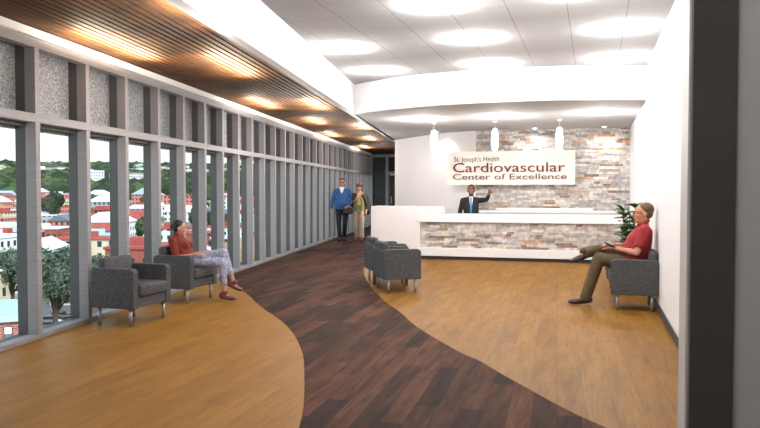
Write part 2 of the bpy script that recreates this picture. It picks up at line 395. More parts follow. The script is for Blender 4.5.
for (x, y), lb in names.items():
    downlight(x, y, CEIL, lb, 'round lights in the tiled ceiling')
    lamp('downlight_or_fill', 'POINT', (x, y, CEIL - .40), DOWN_W, (1, .995, .985), size=.05)
    lamp('downlight_pool', 'SPOT', (x, y, CEIL - .42), POOL_W, (1, .995, .985), (0, 0, 1), .06, cone=104, blend=.5)
for (x, y) in ((-1.5, 5.4), (-1.5, 3.4), (-.4, 1.0), (-2.0, 1.0)):  # added fill lamps out of view, no fixtures, brightening the near end
    lamp('downlight_or_fill', 'POINT', (x, y, CEIL - .5), DOWN_W * (1.25 if y > 2 else 1.1), (1, .995, .985), size=.08)
for (x, y), lb in {(-3.22, 13.74): 'recessed light in the lower ceiling beside the beam, left of three', (-1.62, 13.63): 'recessed light in the lower ceiling, middle of three',
                   (.1, 13.5): 'recessed light in the lower ceiling beside the right wall'}.items():
    downlight(x, y, LOW, lb, 'round lights in the lower ceiling')
    lamp('downlight_or_fill', 'POINT', (x, y, LOW - .32), DOWN2_W, (1, .995, .98), size=.05)
# wall washers close to the stone wall
for x, y, lb in ((-3.55, 16.9, 'small wall-wash light in the lower ceiling by the curved white wall'), (-1.25, YB - .3, 'small wall-wash light above the middle of the stone wall'), (.22, YB - .3, 'small wall-wash light at the right end of the stone wall')):
    lamp('wall_washer', 'SPOT', (x, y - .05, LOW - .05), 30, (1, .985, .96), (0, .25, -1), .05, cone=135, blend=.9)
    downlight(x, y - .05, LOW, lb, 'wall-wash lights by the back wall', .05)
slots = [(-4.97, 6.85), (-4.39, 8.37), (-3.28, 5.49), (-5.70, 12.0), (-4.89, 12.5), (-6.0, 15.4), (-7.0, 19.1), (-5.42, 17.0), (-6.43, 20.9), (-7.8, 24.7)]
roll = WROT
for i, (x, y) in enumerate(slots):
    e = SLOT_W * (1 if y < 11 else .8)
    o = lamp('slot_uplight', 'AREA', (x, y, WOOD - .10), e, (1, .88, .66), (0, 0, 1), .14, 1.6)
    o.matrix_world = Matrix.Translation((x, y, WOOD - .15)) @ Matrix.Rotation(WROT, 4, 'Z') @ Matrix.Rotation(PI, 4, 'Y')
    q = Vector((x, y, WOOD - .6)) + N * max(0, 1.0 - (Vector((x - WX0, y, 0))).dot(N))
    lamp('corridor_fill', 'POINT', q, CORRIDOR_FILL_W * (1 if y < 11 else 1.7), (1, .98, .95), size=.1)  # unseen fill added for the window wall and mullions, not a fixture

# ------------------------------------------------------------------ reception desk
CY = 15.2
d = empty('reception_desk', (-1.4, CY + .3, 0)); tag(d, 'long white reception desk with a stone-clad front and a higher block at its left', 'desk')
def db(name, x0, x1, y0, y1, z0, z1, m, bev=0): return box(name, x0 + 1.4, x1 + 1.4, y0 - CY - .3, y1 - CY - .3, z0, z1, m, d, bev)
db('body', -4.66, -3.6, CY, CY + .62, .09, 1.13, M['backwall'], .004)
db('raised_block', -3.6, -3.1, CY, CY + .62, .97, 1.13, M['backwall'], .004)
db('counter_top', -3.6, RX - .01, CY - .02, CY + .62, .80, .97, M['white'], .004)
db('plinth', -3.6, RX - .01, CY - .02, CY + .5, .075, .25, M['white'], .004)
db('side_panel', -3.6, -3.56, CY, CY + .5, .25, .8, M['backwall'])
db('back_panel', -3.56, RX - .01, CY + .08, CY + .5, .25, .8, M['backwall'])
db('toe_kick', -4.6, RX - .02, CY + .04, CY + .5, 0.004, .09, M['baseboard'])
st = ledger('stone_panel', -3.555, RX - .012, CY + .07, .25, .8, None, .048, 5); st.parent = d; st.location = (1.4, -CY - .3, 0)
bc = empty('back_counter', (-1.0, YB - .42, 0)); tag(bc, 'low white counter along the foot of the stone wall behind the desk', 'counter')
box('cabinet', -1.55, 1.75, -.2, .33, 0, .98, M['white'], bc); box('worktop', -1.58, 1.76, -.24, .33, .98, 1.03, M['white'], bc, .004); box('upstand', -1.1, 1.0, .26, .30, 1.03, 1.08, M['white'], bc)

# sign
SY = 16.35
sg = empty('wall_sign', (-1.79, SY + .08, 1.975)); tag(sg, 'wide ivory sign board with dark red and black raised lettering on the stone wall', 'sign')
box('board', -1.41, 1.41, -.06, .06, -.375, .375, M['ivory'], sg, .006)
for x in (-1.1, 0, 1.1): box('standoff', x - .02, x + .02, .06, .30, -.1, .1, M['steel'], sg)
def text(s, x0, x1, z0, z1, m, name, bold=0.0, ex=.015):
    cu = bpy.data.curves.new('t', 'FONT'); cu.body = s; cu.extrude = ex; cu.offset = bold; cu.resolution_u = 4
    o = bpy.data.objects.new('t', cu); C.objects.link(o); dg = bpy.context.evaluated_depsgraph_get()
    me = bpy.data.meshes.new_from_object(o.evaluated_get(dg)); bpy.data.objects.remove(o)
    xs = [v.co.x for v in me.vertices]; cap = .7
    fx = (x1 - x0) / (max(xs) - min(xs)); mn = min(xs)
    # cap height from the first letter
    fy = (z1 - z0) / .69
    for v in me.vertices:
        x, y, z = v.co; v.co = Vector((x0 + (x - mn) * fx + 1.79, -.06 - ex + .002 - z, z0 + y * fy - 1.975))
    me.name = name; o = ob(name, me, m, sg); return o
text("St. Joseph's Health", -3.04, -2.02, 2.125, 2.235, M['ink'], 'lettering', 0, .004)
text('Cardiovascular', -3.06, -.59, 1.885, 2.095, M['red'], 'lettering', .0)
text('Center of Excellence', -3.06, -.555, 1.72, 1.845, M['red'], 'lettering', -.004)

# pendants
def pendant(x, y, label):
    t = empty('pendant_light', (x, y, LOW)); tag(t, label, 'light', 'pendant lights over the desk')
    bm = bmesh.new(); cyl(bm, (0, 0, -.16), (0, 0, 0), .005, seg=8); fin('cord', bm, M['cord'], t)
    bm = bmesh.new(); cyl(bm, (0, 0, -.02), (0, 0, 0), .05, seg=20); fin('canopy', bm, M['ivory'], t)
    bm = bmesh.new(); lathe(bm, [(.0001, -.585), (.045, -.58), (.062, -.53), (.072, -.44), (.074, -.36), (.066, -.26), (.052, -.18), (.045, -.155), (.0001, -.15)], 24)
    fin('shade', bm, M['pendglass'], t, True)
    bm = bmesh.new(); cyl(bm, (0, 0, -.165), (0, 0, -.14), .03, seg=16); fin('cap', bm, M['steel'], t)
    lamp('pendant_bulb', 'POINT', (x, y, LOW - .68), 5, (1, .95, .88), size=.08)
pendant(-3.13, 14.6, 'white glass pendant light nearest the curved wall, left of the sign')
pendant(-1.89, 14.6, 'white glass pendant light hanging over the middle of the sign top')
pendant(-.64, 14.6, 'white glass pendant light hanging near the right end of the sign')

# ------------------------------------------------------------------ seating
def armchair(label, loc, rz, src=[None]):
    if src[0] is None:
        t = empty('armchair', (0, 0, 0)); f = M['fabric']
        for s in (-1, 1):
            bm = bmesh.new(); y0, y1 = sorted((s * .34, s * .25))
            vs = bx(bm, -.275, .275, y0, y1, .19, .62, 0)
            es = [e for e in bm.edges if all(v.co.z > .6 for v in e.verts) and abs(e.verts[0].co.x - e.verts[1].co.x) < 1e-4]
            bmesh.ops.bevel(bm, geom=es, offset=.05, segments=5, affect='EDGES', profile=.5)
            bmesh.ops.bevel(bm, geom=[e for e in bm.edges if e.calc_face_angle(0) > .8], offset=.008, segments=2, affect='EDGES', profile=.5)
            fin('arm', bm, f, t)
        box('back', -.275, -.19, -.25, .25, .19, .61, f, t, .012)
        box('seat_base', -.2, .265, -.249, .249, .2, .31, f, t, .01)
        bm = bmesh.new(); bx(bm, -.2, .30, -.246, .246, .31, .445, .035, 4)
        for v in bm.verts:
            if v.co.z > .4: v.co.z += .012 * (1 - (v.co.y / .25) ** 2)
        fin('seat_cushion', bm, f, t, True)
        bm = bmesh.new(); bx(bm, -.25, -.15, -.246, .246, .45, .72, .035, 4)
        for v in bm.verts: v.co.x -= (v.co.z - .45) * .08
        fin('back_cushion', bm, f, t, True)
        for sx in (-1, 1):
            for sy in (-1, 1):
                bm = bmesh.new(); cyl(bm, (sx * .2, sy * .29, 0), (sx * .2, sy * .29, .195), .017, .02, 16); fin('leg', bm, M['steel'], t, True)
        src[0] = t
    else: t = copy_tree(src[0])
    t.location = (loc[0], loc[1], .003); t.rotation_euler = (0, 0, rz); tag(t, label, 'armchair', 'grey lounge armchairs')
    return t
armchair('empty grey armchair standing nearest the viewer by the windows', (-4.93, 6.98), math.radians(-2))
armchair('grey armchair by the windows with the woman in rust sweater sitting in it', (-5.21, 8.56), 0)
armchair('empty grey armchair in front of the desk, nearer of the angled pair', (-2.77, 10.31), math.radians(31))
armchair('empty grey armchair in front of the desk, farther of the angled pair', (-3.22, 11.3), math.radians(30))
armchair('grey armchair against the right wall with the man in red shirt sitting in it', (.494, 9.6), PI)
armchair('grey armchair by the right wall hidden behind the man in red shirt', (.47, 11.2), PI)
t = empty('side_table', (-3.0, 10.81, .003), math.radians(31)); tag(t, 'small dark wood side table between the two angled armchairs', 'table')
box('table_top', -.25, .25, -.12, .12, .50, .53, M['tablewood'], t, .004)
box('apron', -.23, .23, -.1, .1, .46, .50, M['tablewood'], t)
for sx in (-1, 1):
    for sy in (-1, 1): box('leg', sx * .23 - .018, sx * .23 + .018, sy * .1 - .018, sy * .1 + .018, 0, .50, M['tablewood'], t)

# ------------------------------------------------------------------ people
def ico():
    bm = bmesh.new(); bmesh.ops.create_icosphere(bm, subdivisions=3, radius=1); bm.verts.ensure_lookup_table()
    r = ([v.co.copy() for v in bm.verts], [[v.index for v in f.verts] for f in bm.faces]); bm.free(); return r
ICO = ico()
class Blob:
    def __init__(s): s.v = []; s.f = []
    def ell(s, c, r, basis=None):
        c = Vector(c); r = (r,) * 3 if not hasattr(r, '__len__') else r; n = len(s.v)
        for p in ICO[0]:
            q = Vector((p.x * r[0], p.y * r[1], p.z * r[2]))
            s.v.append(c + (basis @ q if basis is not None else q))
        s.f += [[i + n for i in f] for f in ICO[1]]
    def limb(s, a, b, ra, rb, flat=False):
        a = Vector(a); b = Vector(b); d = b - a; q = d.to_track_quat('Z', 'Y').to_matrix(); n = len(s.v); k = 20
        for c, r in ((a, ra), (b, rb)):
            for i in range(k): s.v.append(c + q @ Vector((r * math.cos(2 * PI * i / k), r * math.sin(2 * PI * i / k), 0)))
        for i in range(k): j = (i + 1) % k; s.f.append([n + i, n + j, n + k + j, n + k + i])
        s.f.append([n + i for i in range(k)][::-1]); s.f.append([n + k + i for i in range(k)])
        s.ell(a, ra)
        if not flat: s.ell(b, rb)
    def chain(s, pts, flat=False):
        for i, (p, q) in enumerate(zip(pts, pts[1:])): s.limb(p[0], q[0], p[1], q[1], flat and i == len(pts) - 2)
    def loft(s, pts, steps=7, basis=None):
        """pts: (centre, (rx, ry, rz)) ellipsoids blended along a spine"""
        for (p, r), (q, t) in zip(pts, pts[1:]):
            p = Vector(p); q = Vector(q)
            for i in range(steps + 1):
                k = i / steps; s.ell(p.lerp(q, k), [a + (b - a) * k for a, b in zip(r, t)], basis)
    def build(s, name, m, parent, vox=.01, smooth=4, cut=None):
        me = bpy.data.meshes.new(name); me.from_pydata([tuple(v) for v in s.v], [], s.f); me.update()
        o = bpy.data.objects.new(name, me); C.objects.link(o)
        md = o.modifiers.new('r', 'REMESH'); md.mode = 'VOXEL'; md.voxel_size = vox
        if smooth:
            ms = o.modifiers.new('s', 'SMOOTH'); ms.iterations = smooth; ms.factor = .5
        dg = bpy.context.evaluated_depsgraph_get(); dg.update()
        me2 = bpy.data.meshes.new_from_object(o.evaluated_get(dg)); bpy.data.objects.remove(o)
        if cut:
            bm = bmesh.new(); bm.from_mesh(me2)
            for co, no in cut:
                bmesh.ops.bisect_plane(bm, geom=bm.verts[:] + bm.edges[:] + bm.faces[:], plane_co=co, plane_no=no, clear_outer=True)
            bm.to_mesh(me2); bm.free()
        for p in me2.polygons: p.use_smooth = True
        me2.name = name; me2.materials.clear()
        return ob(name, me2, m, parent)

def hand(b, wrist, direc, palm_n, side, curl=.5, size=1.0, point=False):
    """palm, four unequal fingers with two bends, and a thumb leaving the side of the palm"""
    d = Vector(direc).normalized(); n = Vector(palm_n); n = (n - d * n.dot(d)).normalized(); s = d.cross(n) * side
    w = Vector(wrist); k = size
    Bm = Matrix((d, s, n)).transposed()
    b.ell(w + d * .045 * k, (.052 * k, .040 * k, .016 * k), Bm)
    b.ell(w + d * .065 * k, (.036 * k, .043 * k, .014 * k), Bm)
    b.limb(w - d * .02 * k, w + d * .03 * k, .023 * k, .024 * k)
    for i, (off, ln) in enumerate(((-.031, .062), (-.0105, .072), (.0105, .068), (.031, .052))):
        c = curl if not (point and i == 3) else 0
        if point and i != 3: c = 1.3
        base = w + d * .088 * k + s * off * k
        a1 = c * .6; a2 = c * 1.4
        p1 = base + (d * math.cos(a1) + n * math.sin(a1)) * ln * .5 * k
        p2 = p1 + (d * math.cos(a2) + n * math.sin(a2)) * ln * .5 * k
        b.limb(base - d * .02 * k, p1, .0095 * k, .0088 * k); b.limb(p1, p2, .0088 * k, .0075 * k)
    tb = w + d * .03 * k + s * .032 * k
    t1 = tb + (d * .6 + s * .75 + n * .2).normalized() * .035 * k
    t2 = t1 + (d * .9 + s * .2 + n * .4).normalized() * .03 * k
    b.limb(tb - s * .012 * k, t1, .014 * k, .011 * k); b.limb(t1, t2, .011 * k, .009 * k)

def head_parts(body, P, c, pitch, yaw, k, root, skin, hairm, hair, specs=None, female=False, beard=None):
    R3 = Matrix.Rotation(yaw, 3, 'Z') @ Matrix.Rotation(-pitch, 3, 'Y'); c = Vector(c)
    def L(x, y, z): return c + R3 @ (Vector((x, y, z)) * k)
    def E(b, x, y, z, r): b.ell(L(x, y, z), [q * k for q in r], R3)
    E(body, -.012, 0, .03, (.094, .074, .082)); E(body, .02, 0, -.02, (.070, .060, .082)); E(body, .03, 0, -.065, (.052, .048 if not female else .042, .045))
    E(body, .062, 0, -.09, (.022, .024, .018)); E(body, .062, 0, .03, (.026, .05, .018))
    for s in (-1, 1):
        E(body, .058, s * .036, -.02, (.024, .022, .022)); E(body, -.005, s * .076, -.008, (.018, .009, .031))
    body.limb(L(.084, 0, .018), L(.106, 0, -.018), .008 * k, .013 * k); E(body, .092, 0, -.022, (.012, .017, .009))
    E(body, .083, 0, -.05, (.012, .022, .007)); E(body, .080, 0, -.061, (.012, .019, .008))
    def small(nm, m, fn, vox=None):
        b = Blob(); fn(b); me = bpy.data.meshes.new(nm); me.from_pydata([tuple(v) for v in b.v], [], b.f)
        for p in me.polygons: p.use_smooth = True
        return ob(nm, me, m, root)
    for s in (-1, 1):
        small('eye', M['eye'], lambda b: b.ell(L(.0765, s * .031, .008), (.011 * k, .0125 * k, .008 * k), R3))
        small('iris', M['iris'], lambda b: b.ell(L(.0835, s * .031, .008), .0058 * k))
        small('eyebrow', hairm, lambda b: b.limb(L(.086, s * .016, .029), L(.076, s * .048, .028), .005 * k, .0035 * k))
    small('upper_lip', M['lips'], lambda b: E(b, .0885, 0, -.0505, (.006, .020, .0045)))
    small('lower_lip', M['lips'], lambda b: E(b, .0865, 0, -.0595, (.006, .017, .005)))
    hb = Blob()
    if hair == 'short': E(hb, -.032, 0, .052, (.088, .079, .077)); E(hb, -.06, 0, .01, (.05, .072, .066))
    if hair == 'thin': E(hb, -.026, 0, .044, (.094, .082, .083)); E(hb, -.046, 0, 0, (.064, .079, .068))
    if hair == 'bun': E(hb, -.03, 0, .05, (.09, .080, .08)); E(hb, -.055, 0, .0, (.056, .072, .064)); E(hb, -.11, 0, .01, (.04, .045, .042))
    if hair == 'curly':
        E(hb, -.02, 0, .058, (.112, .098, .088)); E(hb, -.045, 0, -.03, (.075, .095, .075)); rr = random.Random(3)
        for i in range(46):
            a = rr.uniform(0, 2 * PI); z = rr.uniform(-.3, 1)
            q = math.sqrt(1 - z * z); x, y = math.cos(a) * q, math.sin(a) * q
            if x > .55 and z < .55: continue
            E(hb, -.026 + .098 * x, .088 * y, .04 + .088 * z, (.02, .02, .02))
    hb.build('hair', hairm, root, .006, 2)
    if beard:
        bb = Blob(); E(bb, .036, 0, -.074, (.05, .047, .038)); E(bb, .076, 0, -.09, (.015, .022, .018)); bb.build('beard', beard, root, .006, 1)
    if specs:
        def sp(b):
            for s in (-1, 1):
                pts = [L(.099 - abs(math.sin(a)) * 0, s * .032 + math.cos(a) * .022, .008 + math.sin(a) * .016) for a in [i * PI / 6 for i in range(13)]]
                for p, q in zip(pts, pts[1:]): b.limb(p, q, .0022 * k, .0022 * k)
                b.limb(L(.098, s * .054, .012), L(-.005, s * .082, .008), .002 * k, .002 * k)
                if specs == 'sun': b.ell(L(.099, s * .032, .008), (.004 * k, .023 * k, .017 * k), R3)
            b.limb(L(.1, -.01, .01), L(.1, .01, .01), .0022 * k, .0022 * k)
        small('glasses', M['glassfr'], sp)

def shoe(b, ankle, toe, k=1.0, sole=None):
    a = Vector(ankle); t = Vector(toe); d = (t - a); 
    dn = d.normalized(); side = Vector((-dn.y, dn.x, 0)).normalized(); up = dn.cross(side)
    if up.z < 0: up = -up
    B = Matrix((dn, side, up)).transposed()
    heel = a - dn * .03 - up * .045
    b.loft([(heel, (.038 * k, .036 * k, .032 * k)), (a.lerp(t, .35) - up * .03, (.05 * k, .040 * k, .032 * k)), (a.lerp(t, .75) - up * .018, (.05 * k, .045 * k, .026 * k)), (t - up * .004, (.035 * k, .037 * k, .02 * k))], 5, B)
    b.limb(a + up * .015, heel + up * .02, .038 * k, .036 * k)

def person(name, label, loc, rz, J, cfg):
    """J: joints in the person's own frame (+X forward, +Y left)"""
    root = empty(name, loc, rz); tag(root, label, 'person'); k = cfg.get('k', 1.0); g = cfg.get('girth', 1.0); vox = cfg.get('vox', .009)
    skin = cfg['skin']; J = {a: Vector(b) for a, b in J.items()}
    body = Blob()
    sp = cfg['spine']                      # list of (centre, (rx, ry, rz)) from pelvis to shoulders
    body.loft([(c, [max(.03, q - .018) for q in r]) for c, r in sp], 6)
    body.limb(J['neck'] - Vector((0, 0, .04)), J['head'] + Vector((-.015, 0, -.06)), .056 * k, .05 * k)
    for s in 'LR':
        body.limb(J['neck'] - Vector((0, 0, .03)), J['sh' + s], .05 * k, .045 * k)
        body.chain([(J['sh' + s], .045 * k), (J['el' + s], .037 * k), (J['wr' + s], .025 * k)])
        mid = J['el' + s].lerp(J['wr' + s], .3); body.limb(J['el' + s], mid, .036 * k, .038 * k)
        hd, hn, cu = cfg['hand' + s]
        hand(body, J['wr' + s], hd, hn, (1 if s == 'R' else -1) * cfg.get('hside', 1), cu, k * cfg.get('hk', 1), cfg.get('point') == s)
        body.chain([(J['hip' + s], .075 * k), (J['kn' + s], .05 * k), (J['kn' + s].lerp(J['an' + s], .35), .051 * k), (J['an' + s], .034 * k)])
        body.limb(J['an' + s], J['an' + s].lerp(J['toe' + s], .45) - Vector((0, 0, .012)), .03 * k, .02 * k)
    head_parts(body, None, J['head'], cfg.get('pitch', 0), cfg.get('yaw', 0), cfg.get('hk2', k), root, skin, cfg['hairm'], cfg['hair'], cfg.get('specs'), cfg.get('female'), cfg.get('beard'))
    body.build('body', skin, root, vox * .75, 2)
    # top garment
    tb = Blob(); tb.loft([(c, [q + (.018 if i < 2 else 0) for q in r]) for i, (c, r) in enumerate(sp)], 7)
    for c, r in cfg.get('bulk', []): tb.ell(c, r)
    sl = cfg.get('sleeve', 1.0)
    for s in 'LR':
        tb.limb(J['neck'] - Vector((0, 0, .05)), J['sh' + s], .065 * k, .064 * k)
        e, wv = J['el' + s], J['wr' + s]
        if sl < 1: tb.limb(J['sh' + s], J['sh' + s].lerp(e, sl), .068 * k, .062 * k, True)
        else:
            tb.limb(J['sh' + s], e, .064 * k, .05 * k); tb.limb(e, e.lerp(wv, cfg.get('cuff', .93)), .05 * k, .036 * k, True)
    if cfg.get('collar'): tb.limb(J['neck'] - Vector((0, 0, .03)), J['neck'].lerp(J['head'], .48), .064 * k, .057 * k, True)
    if cfg.get('polo'):
        for q in range(14):
            a = 2 * PI * q / 14; tb.ell(J['neck'] + Vector((.062 * math.cos(a) + .012, .066 * math.sin(a), .03 - .03 * math.cos(a))), (.02, .02, .022))
    tb.build(cfg.get('topname', 'sweater'), cfg['top'], root, vox, 3, [((0, 0, cfg['hemcut']), (0, 0, -1))] if cfg.get('hemcut') else None)
    # trousers
    pb = Blob(); c0, r0 = sp[0]; pb.ell(c0, [q + .004 for q in r0])
    for s in 'LR':
        ln = cfg.get('hem', .93); a = J['kn' + s].lerp(J['an' + s], ln)
        pb.limb(J['hip' + s], J['kn' + s], .094 * k * g, .068 * k * g); pb.limb(J['kn' + s], a, .068 * k * g, cfg.get('hemr', .058) * k, True)
        pb.limb(Vector(c0), J['hip' + s], .1 * k, .095 * k * g)
    pb.build('trousers', cfg['legs'], root, vox, 3)
    for s in 'LR':
        b = Blob(); shoe(b, J['an' + s], J['toe' + s], k * 1.18); b.build('shoe', cfg['shoes'], root, .006, 2)
    return root

# woman seated by the windows
person('person', 'woman in a rust turtleneck and blue patterned trousers sitting cross-legged by the windows', (-5.225, 8.57, .003), .17,
    dict(neck=(-.12, 0, .855), head=(-.07, 0, .955), shL=(-.115, .15, .80), shR=(-.115, -.15, .80), elL=(.03, .2, .585), elR=(-.05, -.20, .575), wrL=(.26, .12, .64), wrR=(.19, -.14, .62),
         hipL=(.03, .085, .525), hipR=(.03, -.085, .525), knL=(.53, .01, .635), knR=(.53, -.05, .51), anL=(.655, .03, .23), anR=(.56, -.05, .095), toeL=(.745, .05, .15), toeR=(.69, -.05, .045)),
    dict(spine=[((0, 0, .545), (.118, .165, .10)), ((-.035, 0, .65), (.105, .14, .10)), ((-.07, 0, .75), (.112, .148, .09)), ((-.11, 0, .82), (.07, .13, .05))],
         bulk=[((.005, .065, .725), (.085, .065, .065)), ((.005, -.065, .725), (.085, .065, .065))], k=.86, hk2=.88, skin=M['skin'], hairm=M['hairdark'], hair='bun', female=True, top=M['rust'], topname='turtleneck_sweater', collar=True,
         cuff=.12, legs=M['floral'], hem=.72, hemr=.052, yaw=.32, shoes=M['mauve'], handL=((.8, -.2, .1), (0, 0, -1), .4), handR=((.95, .25, 0), (0, .1, -1), .35), vox=.008, pitch=-.12))
# man seated by the right wall
person('person', 'man in a red polo shirt and olive trousers seated with one ankle on his knee', (.52, 9.72, .003), PI,
    dict(neck=(-.10, 0, 1.02), head=(-.085, 0, 1.165), shL=(-.10, .19, .965), shR=(-.10, -.19, .965), elL=(-.0, .26, .69), elR=(.02, -.25, .70), wrL=(.24, .12, .735), wrR=(.25, -.09, .76),
         hipL=(.04, .1, .53), hipR=(.04, -.1, .54), knL=(.44, .10, .60), knR=(.38, -.24, .69), anL=(.60, .12, .10), anR=(.62, .03, .66), toeL=(.78, .13, .045), toeR=(.755, .13, .575)),
    dict(spine=[((.01, 0, .56), (.15, .19, .12)), ((-.01, 0, .70), (.16, .185, .12)), ((-.05, 0, .85), (.155, .19, .11)), ((-.09, 0, .945), (.115, .175, .07))],
         bulk=[((.07, 0, .70), (.13, .155, .12))], k=1.06, hk2=1.13, girth=1.1, skin=M['skin2'], hairm=M['hairbrown'], hair='short', specs='clear', top=M['polo'], polo=True, topname='polo_shirt', sleeve=.78, collar=False,
         legs=M['khaki'], hem=1.06, hemr=.066, shoes=M['leather'], handL=((.9, -.35, 0), (0, 0, -1), .35), handR=((.9, .3, .05), (0, 0, -1), .35), vox=.008, pitch=0))
R = Matrix.Rotation(.42, 4, 'Y')
tb = empty('tablet', (.52 - .27, 9.72 - .06, .757)); tb.rotation_euler = (0, .40, 0)
box('case', -.11, .11, -.085, .085, -.008, .008, M['black'], tb, .004); box('screen', -.1, .1, -.075, .075, .008, .0095, M['darkglass'], tb)
tag(tb, 'dark tablet resting on the lap of the man in red', 'tablet')
# couple walking
ang = math.radians(-76)
person('person', 'man in a blue sweater and dark glasses walking arm in arm down the corridor', (-7.08, 20.2, 0), ang,
    dict(neck=(-.02, 0, 1.55), head=(0, 0, 1.71), shL=(-.02, .2, 1.46), shR=(-.02, -.2, 1.46), elL=(-.02, .30, 1.18), elR=(-.05, -.29, 1.17), wrL=(.17, .20, 1.03), wrR=(.03, -.31, .92),
         hipL=(0, .1, .93), hipR=(0, -.1, .93), knL=(.1, .09, .50), knR=(.06, -.09, .49), anL=(-.10, .05, .11), anR=(.14, -.05, .09), toeL=(.05, .07, .04), toeR=(.30, -.07, .05)),
    dict(spine=[((0, 0, .97), (.13, .175, .11)), ((.03, 0, 1.1), (.16, .19, .12)), ((.02, 0, 1.28), (.15, .195, .12)), ((-.02, 0, 1.43), (.1, .175, .07))],
         k=1.05, hk2=1.05, skin=M['skin2'], hairm=M['hairgrey'], hair='thin', specs='sun', top=M['blue'], topname='sweater', hemcut=.93, legs=M['black'], hem=.97, hemr=.06, shoes=M['black'],
         handL=((.6, -.5, -.2), (-.3, 0, -1), .9), handR=((.1, .05, -1), (0, 1, 0), .5), vox=.011))
pm = [o for o in bpy.data.objects if o.name == 'person.002'][0]
b = Blob()
for s in (-1, 1): b.limb((.045, s * .055, 1.575), (.125, s * .02, 1.45), .022, .02)
b.limb((.06, 0, 1.55), (.135, 0, 1.41), .035, .018); b.build('shirt_collar', M['shirtw'], pm, .008, 2)
person('person', 'woman in a dark brown coat, green top and beige trousers walking beside the man', (-6.60, 20.35, 0), ang - .05,
    dict(neck=(-.02, 0, 1.43), head=(0, 0, 1.56), shL=(-.02, .17, 1.34), shR=(-.02, -.17, 1.34), elL=(-.03, .25, 1.08), elR=(.0, -.25, 1.10), wrL=(.1, .22, .88), wrR=(.17, -.03, 1.2),
         hipL=(0, .09, .86), hipR=(0, -.09, .86), knL=(.09, .08, .47), knR=(.04, -.08, .46), anL=(.10, .08, .09), anR=(-.06, -.08, .10), toeL=(.24, .1, .04), toeR=(.08, -.1, .04)),
    dict(spine=[((0, 0, .90), (.12, .165, .10)), ((.01, 0, 1.02), (.125, .155, .12)), ((.01, 0, 1.18), (.13, .165, .11)), ((-.02, 0, 1.31), (.08, .145, .06))],
         k=.96, hk2=.98, skin=M['skin'], hairm=M['haired'], hair='curly', female=True, top=M['green'], hemcut=.90, topname='knit_top', legs=M['beige'], hem=.98, hemr=.078, shoes=M['mauve'],
         handL=((.1, .0, -1), (0, -1, 0), .5), handR=((.2, .4, .8), (-1, 0, 0), .8), vox=.011))
pw = [o for o in bpy.data.objects if o.name == 'person.003'][0]
b = Blob()   # coat hanging open over the shoulders
for s in (-1, 1):
    b.loft([((-.05, s * .12, 1.35), (.085, .075, .05)), ((-.05, s * .175, 1.2), (.09, .075, .1)), ((-.05, s * .20, 1.0), (.1, .08, .1)), ((-.04, s * .225, .82), (.1, .085, .06))] if s > 0 else
           [((-.03, s * .12, 1.35), (.1, .08, .05)), ((-.02, s * .165, 1.2), (.12, .075, .1)), ((-.03, s * .165, 1.02), (.11, .06, .07))], 6)
    b.limb((-.01, s * .17, 1.33), (-.01, s * .25, 1.08), .082, .07)
b.limb((-.03, .25, 1.08), (.07, .23, .92), .07, .055, True)
b.loft([((-.1, 0, 1.34), (.05, .16, .05)), ((-.12, 0, 1.1), (.05, .18, .1)), ((-.12, .02, .86), (.05, .2, .08))], 6)
b.loft([((.0, .13, 1.33), (.1, .07, .05)), ((.0, .19, 1.22), (.12, .075, .08)), ((.0, .27, 1.0), (.1, .08, .1)), ((.0, .31, .86), (.1, .085, .06))], 6)
b.build('coat', M['coat'], pw, .01, 3)
b = Blob(); b.loft([((.08, 0, 1.36), (.04, .06, .05)), ((.135, -.01, 1.24), (.03, .045, .06)), ((.135, .02, 1.1), (.025, .05, .07))], 5); b.build('scarf', M['peach'], pw, .009, 2)
# hand bag between the couple
hb = empty('handbag', (-6.83, 20.02, .80), ang); tag(hb, 'dark brown handbag carried between the walking couple', 'handbag')
b = Blob(); b.loft([((0, 0, .03), (.07, .15, .04)), ((0, 0, .14), (.05, .14, .05))], 6); b.build('bag_body', M['coat'], hb, .009, 2)
bm = bmesh.new()
pts = [Vector((0, .09 * math.cos(a), .16 + .11 * math.sin(a))) for a in [i * PI / 10 for i in range(11)]]
for p, q in zip(pts, pts[1:]): cyl(bm, p, q, .009, seg=8)
fin('strap', bm, M['coat'], hb, True)
# receptionist
person('person', 'bearded man in black suit and blue tie pointing from behind the reception desk', (-2.6, 16.08, 0), math.radians(-82),
    dict(neck=(-.02, 0, 1.33), head=(0, 0, 1.47), shL=(-.02, .18, 1.25), shR=(-.02, -.18, 1.25), elL=(.1, .34, 1.27), elR=(-.04, -.25, .99), wrL=(.24, .40, 1.39), wrR=(.12, -.24, .82),
         hipL=(0, .09, .79), hipR=(0, -.09, .79), knL=(.03, .09, .43), knR=(.03, -.09, .43), anL=(-.01, .09, .09), anR=(-.01, -.09, .09), toeL=(.13, .11, .04), toeR=(.13, -.11, .04)),
    dict(spine=[((0, 0, .80), (.11, .155, .10)), ((0, 0, .94), (.115, .15, .12)), ((0, 0, 1.1), (.12, .17, .11)), ((-.02, 0, 1.23), (.085, .165, .06))],
         k=.98, hk2=1.08, skin=M['skin3'], hairm=M['hairdark'], hair='short', beard=M['hairdark'], top=M['suit'], topname='suit_jacket', legs=M['suit'], hem=.95, hemr=.06, shoes=M['black'],
         handL=((.5, .05, .75), (-.6, 0, .5), .7), handR=((.8, .1, -.3), (0, 0, -1), .3), point='L', vox=.009))
pr = [o for o in bpy.data.objects if o.name == 'person.004'][0]
b = Blob()
b.loft([((.045, 0, 1.325), (.035, .048, .02)), ((.085, 0, 1.25), (.033, .038, .04)), ((.100, 0, 1.13), (.025, .022, .05)), ((.108, 0, 1.02), (.018, .012, .02))], 7); b.build('dress_shirt', M['shirtw'], pr, .007, 1)
b = Blob()
